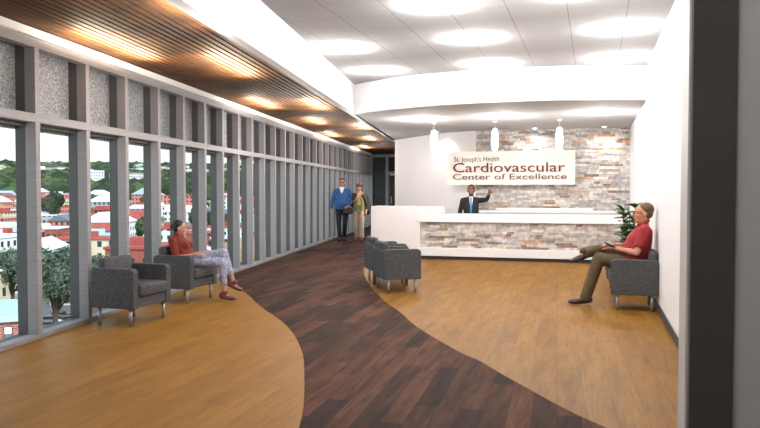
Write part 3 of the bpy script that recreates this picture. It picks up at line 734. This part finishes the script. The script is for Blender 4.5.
b.loft([((.094, 0, 1.295), (.018, .018, .016)), ((.118, 0, 1.22), (.012, .016, .04)), ((.128, 0, 1.08), (.010, .024, .05)), ((.127, 0, .99), (.008, .012, .03))], 7); b.build('necktie', M['tie'], pr, .005, 1)
for o in list(bpy.data.objects):
    if o.name.startswith('person') and o.parent is None and o.type == 'EMPTY' and o.location.y > 19: pass

# ------------------------------------------------------------------ potted plant by the right wall
pl = empty('potted_plant', (.57, 12.2, .003)); tag(pl, 'leafy green potted plant behind the man in the red shirt', 'plant')
bm = bmesh.new(); lathe(bm, [(.13, 0), (.16, .02), (.185, .34), (.19, .36), (.17, .36), (.165, .33)], 28); fin('pot', bm, M['pot'], pl, True)
bm = bmesh.new(); cyl(bm, (0, 0, .30), (0, 0, .335), .165, seg=28); fin('soil', bm, M['soil'], pl)
rnd = random.Random(11); bs = bmesh.new(); bl = bmesh.new()
def leaf(bm, base, d, L_, W):
    d = d.normalized(); s = d.cross(Vector((0, 0, 1)));
    s = s.normalized() if s.length > .01 else Vector((1, 0, 0)); u = s.cross(d).normalized()
    rows = []
    for i in range(7):
        k = i / 6; wd = W * math.sin(PI * min(1, k * .97 + .02)) ** .8; c = base + d * L_ * k - Vector((0, 0, 1)) * L_ * .28 * k * k
        rows.append([bm.verts.new(c - s * wd + u * wd * .35), bm.verts.new(c), bm.verts.new(c + s * wd + u * wd * .35)])
    for a, b_ in zip(rows, rows[1:]):
        for j in (0, 1): bm.faces.new((a[j], a[j + 1], b_[j + 1], b_[j]))
for i in range(10):
    a = rnd.uniform(0, 2 * PI); lean = rnd.uniform(.05, .2); top = Vector((lean * math.cos(a), lean * math.sin(a), rnd.uniform(.8, 1.2)))
    p0 = Vector((rnd.uniform(-.05, .05), rnd.uniform(-.05, .05), .33)); prev = p0
    for j in range(1, 9):
        p = p0.lerp(top, j / 8); cyl(bs, prev, p, .007, .006, 8, False)
        if j > 1:
            for q in range(3 if j == 8 else rnd.choice([1, 2, 2])):
                b_ = rnd.uniform(0, 2 * PI); leaf(bl, p, Vector((math.cos(b_), math.sin(b_), rnd.uniform(.1, .9))), rnd.uniform(.14, .24), rnd.uniform(.045, .068))
        prev = p
for v in bl.verts:
    v.co.x = min(v.co.x, .185)
fin('stems', bs, M['stem'], pl, True); fo = fin('foliage', bl, M['leaf'], pl, True)

# ------------------------------------------------------------------ the town outside
G = -22.0
def polar(px, D):          # azimuth of a picture column, D metres away
    a = math.radians(16.33) + math.atan((380 - px) / 727); return Vector((-math.sin(a) * D, math.cos(a) * D))
def ground(D):
    if D < 260: return G
    if D < 800: return G + (D - 260) / 540 * 23
    if D < 2200: return 1 + (D - 800) / 1400 * 66 + 4 * math.sin(D / 120)
    return 67
bm = bmesh.new(); rings = []
for D in [12, 60, 150, 260, 400, 600, 800, 1000, 1200, 1400, 1600, 1800, 2000, 2200, 2500]:
    rings.append([bm.verts.new((-math.sin(a) * D, math.cos(a) * D, ground(D) + (6 * math.sin(a * 23 + D) if D > 1500 else 0))) for a in [math.radians(-2 + 92 * i / 40) for i in range(41)]])
for a, b in zip(rings, rings[1:]):
    for i in range(40): bm.faces.new((a[i], a[i + 1], b[i + 1], b[i]))
M['land'] = mat('town_ground', (132, 134, 122), .9, var=.45, scale=.02, dark=(70, 90, 50))
struct(fin('ground', bm, M['land'], None, True))
def wallmat(name, c, wc=(60, 64, 72), sx=2.6, sz=3.0):
    m = mat(name, c, .85, spec=.1); n = m.node_tree.nodes; L = m.node_tree.links
    t = n.new('ShaderNodeTexCoord'); s = n.new('ShaderNodeSeparateXYZ'); L.new(t.outputs['Object'], s.inputs[0])
    ad = n.new('ShaderNodeMath'); ad.operation = 'ADD'; L.new(s.outputs['X'], ad.inputs[0]); L.new(s.outputs['Y'], ad.inputs[1])
    outs = []
    for src, per, lo, hi in ((ad.outputs[0], sx, .3, .72), (s.outputs['Z'], sz, .3, .78)):
        dv = n.new('ShaderNodeMath'); dv.operation = 'DIVIDE'; dv.inputs[1].default_value = per; L.new(src, dv.inputs[0])
        f = n.new('ShaderNodeMath'); f.operation = 'FRACT'; L.new(dv.outputs[0], f.inputs[0])
        g = n.new('ShaderNodeMath'); g.operation = 'GREATER_THAN'; g.inputs[1].default_value = lo; L.new(f.outputs[0], g.inputs[0])
        h = n.new('ShaderNodeMath'); h.operation = 'LESS_THAN'; h.inputs[1].default_value = hi; L.new(f.outputs[0], h.inputs[0])
        k = n.new('ShaderNodeMath'); k.operation = 'MULTIPLY'; L.new(g.outputs[0], k.inputs[0]); L.new(h.outputs[0], k.inputs[1]); outs.append(k)
    k = n.new('ShaderNodeMath'); k.operation = 'MULTIPLY'; L.new(outs[0].outputs[0], k.inputs[0]); L.new(outs[1].outputs[0], k.inputs[1])
    x = n.new('ShaderNodeMix'); x.data_type = 'RGBA'; x.inputs[6].default_value = col(*c); x.inputs[7].default_value = col(*wc); L.new(k.outputs[0], x.inputs[0])
    L.new(x.outputs[2], n['Principled BSDF'].inputs['Base Color']); return m
WALLS = {'white': wallmat('white_render_windows', (224, 224, 226)), 'red brick': wallmat('red_brick_windows', (158, 92, 80)), 'grey': wallmat('grey_concrete_windows', (164, 168, 176)), 'cream': wallmat('cream_render_windows', (214, 200, 176)), 'dusky pink': wallmat('pink_render_windows', (208, 130, 120))}
ROOFS = {'white': mat('white_roof', (228, 232, 240), .9), 'red': mat('red_roof', (172, 80, 74), .9, var=.15, scale=.6), 'slate grey': mat('slate_roof', (112, 116, 126), .9), 'pale blue': mat('pale_blue_roof', (176, 206, 222), .9), 'tan': mat('tan_roof', (186, 150, 118), .9)}
PANES = [('first', -200, 17), ('second', 41, 70), ('third', 91, 110), ('fourth', 130, 148), ('fifth', 161, 173), ('sixth', 186, 196), ('seventh', 207, 215), ('eighth', 224, 400)]
seen = {}
def blabel(x, y, wk, rk, gable):
    az = math.atan2(-x, y) - math.radians(16.33); px = 380 - 727 * math.tan(az); D_ = math.hypot(x, y)
    pane = min(PANES, key=lambda q: max(q[1] - px, px - q[2], 0))[0]; band = 'near' if D_ < 200 else 'middle' if D_ < 330 else 'far' if D_ < 640 else 'hillside'
    s_ = '%s %s building with %s %s roof seen in %s window' % (band, wk, rk, 'pitched' if gable else 'flat', pane)
    k = (s_,); seen[k] = seen.get(k, 0) + 1
    return s_ if seen[k] == 1 else s_ + ', ' + ['', '', 'second back', 'third back', 'fourth back', 'fifth back', 'sixth back'][min(6, seen[k])]
def building(x, y, z, w_, l_, h_, rot, wk, rk, gable, label=None):
    t = empty('building', (x, y, z), rot)
    tag(t, label or blabel(x, y, wk, rk, gable), 'building', 'buildings of the town outside')
    box('walls', -w_ / 2, w_ / 2, -l_ / 2, l_ / 2, 0, h_, WALLS[wk], t)
    bm = bmesh.new()
    if gable:
        rh = w_ * .28; o_ = .5
        a = [bm.verts.new(v) for v in ((-w_ / 2 - o_, -l_ / 2 - o_, h_), (w_ / 2 + o_, -l_ / 2 - o_, h_), (0, -l_ / 2 - o_, h_ + rh), (-w_ / 2 - o_, l_ / 2 + o_, h_), (w_ / 2 + o_, l_ / 2 + o_, h_), (0, l_ / 2 + o_, h_ + rh))]
        for f in ((0, 1, 2), (5, 4, 3), (0, 2, 5, 3), (1, 4, 5, 2), (0, 3, 4, 1)): bm.faces.new([a[i] for i in f])
    else:
        bx(bm, -w_ / 2 - .3, w_ / 2 + .3, -l_ / 2 - .3, l_ / 2 + .3, h_, h_ + .5); bx(bm, -w_ * .2, w_ * .1, -l_ * .2, l_ * .15, h_ + .5, h_ + 2)
    fin('roof', bm, ROOFS[rk], t); return t
rnd = random.Random(5); placed = []
D = 128
while D < 640:
    px = -60
    while px < 330:
        Dj = D * rnd.uniform(.95, 1.07); p = polar(px + rnd.uniform(-8, 8), Dj)
        if px > 190 and rnd.random() < .4: px += 30; continue
        w_ = rnd.uniform(8, 14) * (1 if D < 300 else 1.3); l_ = rnd.uniform(9, 18) * (1 if D < 300 else 1.3)
        hgt = rnd.uniform(6, 13) if D < 260 else rnd.uniform(4, 9)
        if all((p - q).length > (w_ + l_ + r) * .35 for q, r in placed) and not (26 < px < 90 and Dj < 165):
            placed.append((p, w_ + l_))
            building(p.x, p.y, ground(Dj) - .5, w_, l_, hgt, rnd.choice([.25, .25, .32, 1.85]) + rnd.uniform(-.08, .08), rnd.choices(list(WALLS), [36, 26, 14, 10, 14])[0], rnd.choices(list(ROOFS), [40, 30, 13, 10, 7])[0], rnd.random() < .35)
        px += max(12, (w_ + l_) * .5 / Dj * 727 * .85)
    D *= 1.105
# near brick house under a pale roof, lower left
M['nearbrick'] = mat('near_red_brick', (150, 76, 62), .9); n = M['nearbrick'].node_tree.nodes; L = M['nearbrick'].node_tree.links
tcn = n.new('ShaderNodeTexCoord'); mpn = n.new('ShaderNodeMapping'); mpn.inputs['Rotation'].default_value = (PI / 2, 0, 0); brn = n.new('ShaderNodeTexBrick'); brn.inputs['Scale'].default_value = 1; brn.inputs['Brick Width'].default_value = .5; brn.inputs['Row Height'].default_value = .17; brn.inputs['Mortar Size'].default_value = .02
brn.inputs['Color1'].default_value = col(176, 92, 76); brn.inputs['Color2'].default_value = col(128, 62, 52); brn.inputs['Mortar'].default_value = col(190, 160, 150)
L.new(tcn.outputs['Object'], mpn.inputs[0]); L.new(mpn.outputs[0], brn.inputs[0]); L.new(brn.outputs['Color'], n['Principled BSDF'].inputs['Base Color'])
p = polar(10, 80); nb = empty('brick_house', (p.x, p.y, G), math.radians(43)); tag(nb, 'near red brick house with white sash windows and pale flat roof, lower left', 'building')
box('walls', -16, .9, 0, 12.5, 0, 10.7, M['nearbrick'], nb)
bm = bmesh.new(); bx(bm, -16.6, 1.4, -.5, 13, 10.7, 11.0); bx(bm, -16, .5, 0, 12.4, 11.0, 11.2); fin('roof', bm, ROOFS['pale blue'], nb)
for i in range(-9, 1):
    for z in (1.8, 5.2, 8.6):
        x = i * 1.6 - .35; f = box('window', x - .38, x + .38, -.06, .04, z, z + 1.6, M['sole'], nb); box('upper_sash', x - .31, x + .31, -.1, -.05, z + .85, z + 1.52, ROOFS['white'], f); box('lower_sash', x - .31, x + .31, -.1, -.05, z + .08, z + .77, ROOFS['slate grey'], f)
def car(px, D_, rot, m, label):
    p = polar(px, D_); t = empty('car', (p.x, p.y, G + .02), rot); tag(t, label, 'car')
    bm = bmesh.new(); bx(bm, -2.2, 2.2, -.88, .88, .3, .85, .12, 3); fin('body', bm, m, t, True)
    bm = bmesh.new(); bx(bm, -1.3, 1.0, -.78, .78, .8, 1.4, .2, 3); fin('cabin', bm, M['darkglass'], t, True)
    for x in (-1.4, 1.4):
        for y in (-.8, .8): bm = bmesh.new(); cyl(bm, (x, y - .1, .32), (x, y + .1, .32), .32, seg=16); fin('wheel', bm, M['sole'], t)
p = polar(55, 148); tag(box('car_park', p.x - 14, p.x + 14, p.y - 14, p.y + 14, G - .1, G + .02, mat('dark_asphalt', (96, 98, 104), .9)), 'dark asphalt car park below the leafy tree outside', 'car park')
car(50, 141, .5, ROOFS['slate grey'], 'grey car parked outside, left of the other two cars'); car(58, 146, .9, M['darkglass'], 'black car parked outside between two paler cars'); car(66, 140, 1.2, ROOFS['white'], 'white car parked outside at the right of the car park')
# road curving through the trees
bm = bmesh.new(); prevv = None
for i in range(13):
    k = i / 12; px = 38 + 52 * k; D_ = 520 + 300 * math.sin(k * PI / 2); q = polar(px, D_); q2 = polar(px, D_ + 32)
    a, b_ = bm.verts.new((q.x, q.y, ground(D_) + 1.2)), bm.verts.new((q2.x, q2.y, ground(D_ + 32) + 1.2))
    if prevv: bm.faces.new((prevv[0], a, b_, prevv[1]))
    prevv = (a, b_)
tag(fin('road', bm, mat('asphalt', (176, 176, 182), .9)), 'grey road curving between the trees below the hills', 'road')
# mast
q = polar(14, 260); bm = bmesh.new()
for sx in (-1, 1):
    for sy in (-1, 1): cyl(bm, (sx * .9, sy * .9, 0), (sx * .9, sy * .9, 13), .28, seg=6)
for z in range(0, 13, 2): bx(bm, -1.1, 1.1, -1.1, 1.1, z, z + .35)
m = fin('crane_mast', bm, mat('yellow_steel', (232, 184, 84), .6)); m.location = (q.x, q.y, G); tag(m, 'yellow crane mast standing among roofs at the far left', 'crane')
# trees
TREEM = [mat('tree_green_%s' % a, c, .95, var=.5, scale=s_, bump=.8, bscale=2, spec=.1) for a, c, s_ in (('deep', (50, 62, 44), 3), ('mid', (66, 80, 52), 3), ('olive', (84, 94, 60), 3), ('greyish', (92, 104, 90), 3))]
M['bark'] = mat('bark', (80, 66, 54), .95)
def crown_mesh(seed, m):
    r = random.Random(seed); bm = bmesh.new()
    for i in range(9):
        a = r.uniform(0, 2 * PI); q = r.uniform(0, .55); c = Vector((q * math.cos(a), q * math.sin(a), r.uniform(-.35, .5))); s = r.uniform(.4, .62)
        g = bmesh.ops.create_icosphere(bm, subdivisions=3, radius=s, matrix=Matrix.Translation(c))
        for v in g['verts']: v.co += (v.co - c).normalized() * r.uniform(-.09, .11)
    bmesh.ops.recalc_face_normals(bm, faces=bm.faces)
    me = bpy.data.meshes.new('crown'); bm.to_mesh(me); bm.free(); me.materials.append(m); return me
CR = [crown_mesh(i, TREEM[i % 3]) for i in range(6)]
bm = bmesh.new(); cyl(bm, (0, 0, 0), (0, 0, 1), .5, .3, 8); tm = bpy.data.meshes.new('trunk'); bm.to_mesh(tm); bm.free(); tm.materials.append(M['bark'])
def tlabel(x, y, i):
    az = math.atan2(-x, y) - math.radians(16.33); px = 380 - 727 * math.tan(az); D_ = math.hypot(x, y)
    pane = min(PANES, key=lambda q: max(q[1] - px, px - q[2], 0))[0]; band = 'near' if D_ < 260 else 'middle' if D_ < 400 else 'far'
    s_ = '%s %s bushy tree among town roofs seen in %s window' % (band, ('dark green', 'mid green', 'olive green')[i % 6 % 3], pane)
    seen[s_] = seen.get(s_, 0) + 1
    return s_ if seen[s_] == 1 else s_ + ', %s back' % ['', '', 'second', 'third', 'fourth', 'fifth', 'sixth', 'seventh'][min(7, seen[s_])]
def tree(x, y, z, h_, i, label, group, w_=None):
    t = empty('tree', (x, y, z)); tag(t, label, 'tree', group); w_ = w_ or h_ * .36
    tk = bpy.data.objects.new('trunk', tm); C.objects.link(tk); tk.parent = t; tk.scale = (h_ * .05, h_ * .05, h_ * .5)
    cr = bpy.data.objects.new('crown', CR[i % 6]); C.objects.link(cr); cr.parent = t; cr.location = (0, 0, h_ * .6); cr.scale = (w_, w_, h_ * .45); cr.rotation_euler = (0, 0, i * 1.3)
    return t
grove = []
for i in range(150):
    D_ = 170 * (4.0 ** rnd.random()); px = rnd.uniform(-50, 320); p = polar(px, D_); hh = rnd.uniform(5, 8) * (1 if D_ < 300 else 1.4)
    if any((p - q).length < r * .42 + 1 for q, r in placed): continue
    grove.append((D_, i, p, hh))
for D_, i, p, hh in sorted(grove, key=lambda q: q[0]): tree(p.x, p.y, ground(D_), hh, i, tlabel(p.x, p.y, i), 'trees among the town roofs')
p = polar(51, 420); tree(p.x, p.y, ground(420), 15, 0, 'broad dark round tree below the curving road', None, 6.5)
# large leafy tree close to the windows
def leafy(px, D_, top, rad, label, sd, nleaf=9000):
    p = polar(px, D_); t = empty('tree', (p.x, p.y, G)); tag(t, label, 'tree'); r = random.Random(sd)
    bm = bmesh.new(); hh = top - G; cyl(bm, (0, 0, 0), (0, 0, hh * .6), .5, .25, 10)
    cz = hh - rad * .95; blobs = []
    for i in range(16):
        a = r.uniform(0, 2 * PI); q = rad * r.uniform(.15, .62); c = Vector((q * math.cos(a), q * math.sin(a), cz + r.uniform(-.5, .45) * rad)); blobs.append((c, rad * r.uniform(.3, .46)))
        cyl(bm, (0, 0, hh * .4), c, .18, .05, 6)
    fin('trunk', bm, M['bark'], t)
    bm = bmesh.new()
    for i in range(nleaf):
        c, s = r.choice(blobs); dv = Vector((r.gauss(0, 1), r.gauss(0, 1), r.gauss(0, 1))).normalized(); c2 = c + dv * s * r.uniform(.7, 1.05)
        q = Vector((r.gauss(0, 1), r.gauss(0, 1), r.gauss(0, 1))).normalized(); u = q.orthogonal().normalized(); v = q.cross(u); l = r.uniform(.16, .34)
        bm.faces.new([bm.verts.new(c2 + u * l), bm.verts.new(c2 + v * l * .5), bm.verts.new(c2 - u * l), bm.verts.new(c2 - v * l * .5)])
    for c, s in blobs:
        bmesh.ops.create_icosphere(bm, subdivisions=2, radius=s * .72, matrix=Matrix.Translation(c))
    me = bpy.data.meshes.new('crown'); bm.to_mesh(me); bm.free(); ob('crown', me, TREEM[3], t)
leafy(54, 105, -4.6, 5.0, 'large grey-green leafy tree just outside the second window', 1)
leafy(11, 135, -6.6, 4.4, 'grey-green leafy tree behind the near brick house', 2, 6000)
leafy(100, 118, -7.6, 3.6, 'grey-green leafy tree outside behind the nearest armchair', 4, 5000)
# wooded hills: nobody could count these
r = random.Random(9); src_v = ICO[0]
bmi = bmesh.new(); bmesh.ops.create_icosphere(bmi, subdivisions=1, radius=1); bmi.verts.ensure_lookup_table(); iv = [v.co.copy() for v in bmi.verts]; jf = [[v.index for v in f.verts] for f in bmi.faces]; bmi.free()
V = []; F = []; MI = []
for i in range(5200):
    D_ = 640 * (3.7 ** r.random()); px = r.uniform(-80, 360); p = polar(px, D_); s = r.uniform(6, 11) * (1 + D_ / 2500); n0 = len(V); zz = ground(D_)
    for v in iv: V.append((p.x + v.x * s * r.uniform(.8, 1.15), p.y + v.y * s, zz + s * .4 + v.z * s * .7 * r.uniform(.85, 1.1)))
    F += [[a + n0 for a in f] for f in jf]; MI += [r.choice([0, 0, 1, 2])] * len(jf)
me = bpy.data.meshes.new('forest'); me.from_pydata(V, [], F); me.update()
for q_, i_ in zip(me.polygons, MI): q_.material_index = i_
tag(ob('forest', me, TREEM[:3]), 'dense green woodland covering the far hills on the horizon', 'forest', kind='stuff')
for i, D_ in enumerate(sorted(r.uniform(800, 1700) for _ in range(26))):
    px = r.uniform(-40, 300); p = polar(px, D_)
    building(p.x, p.y, ground(D_) + 6, 26, 30, r.uniform(9, 14), r.uniform(0, 3), r.choice(['white', 'white', 'cream', 'dusky pink']), r.choice(['white', 'slate grey', 'pale blue']), False)
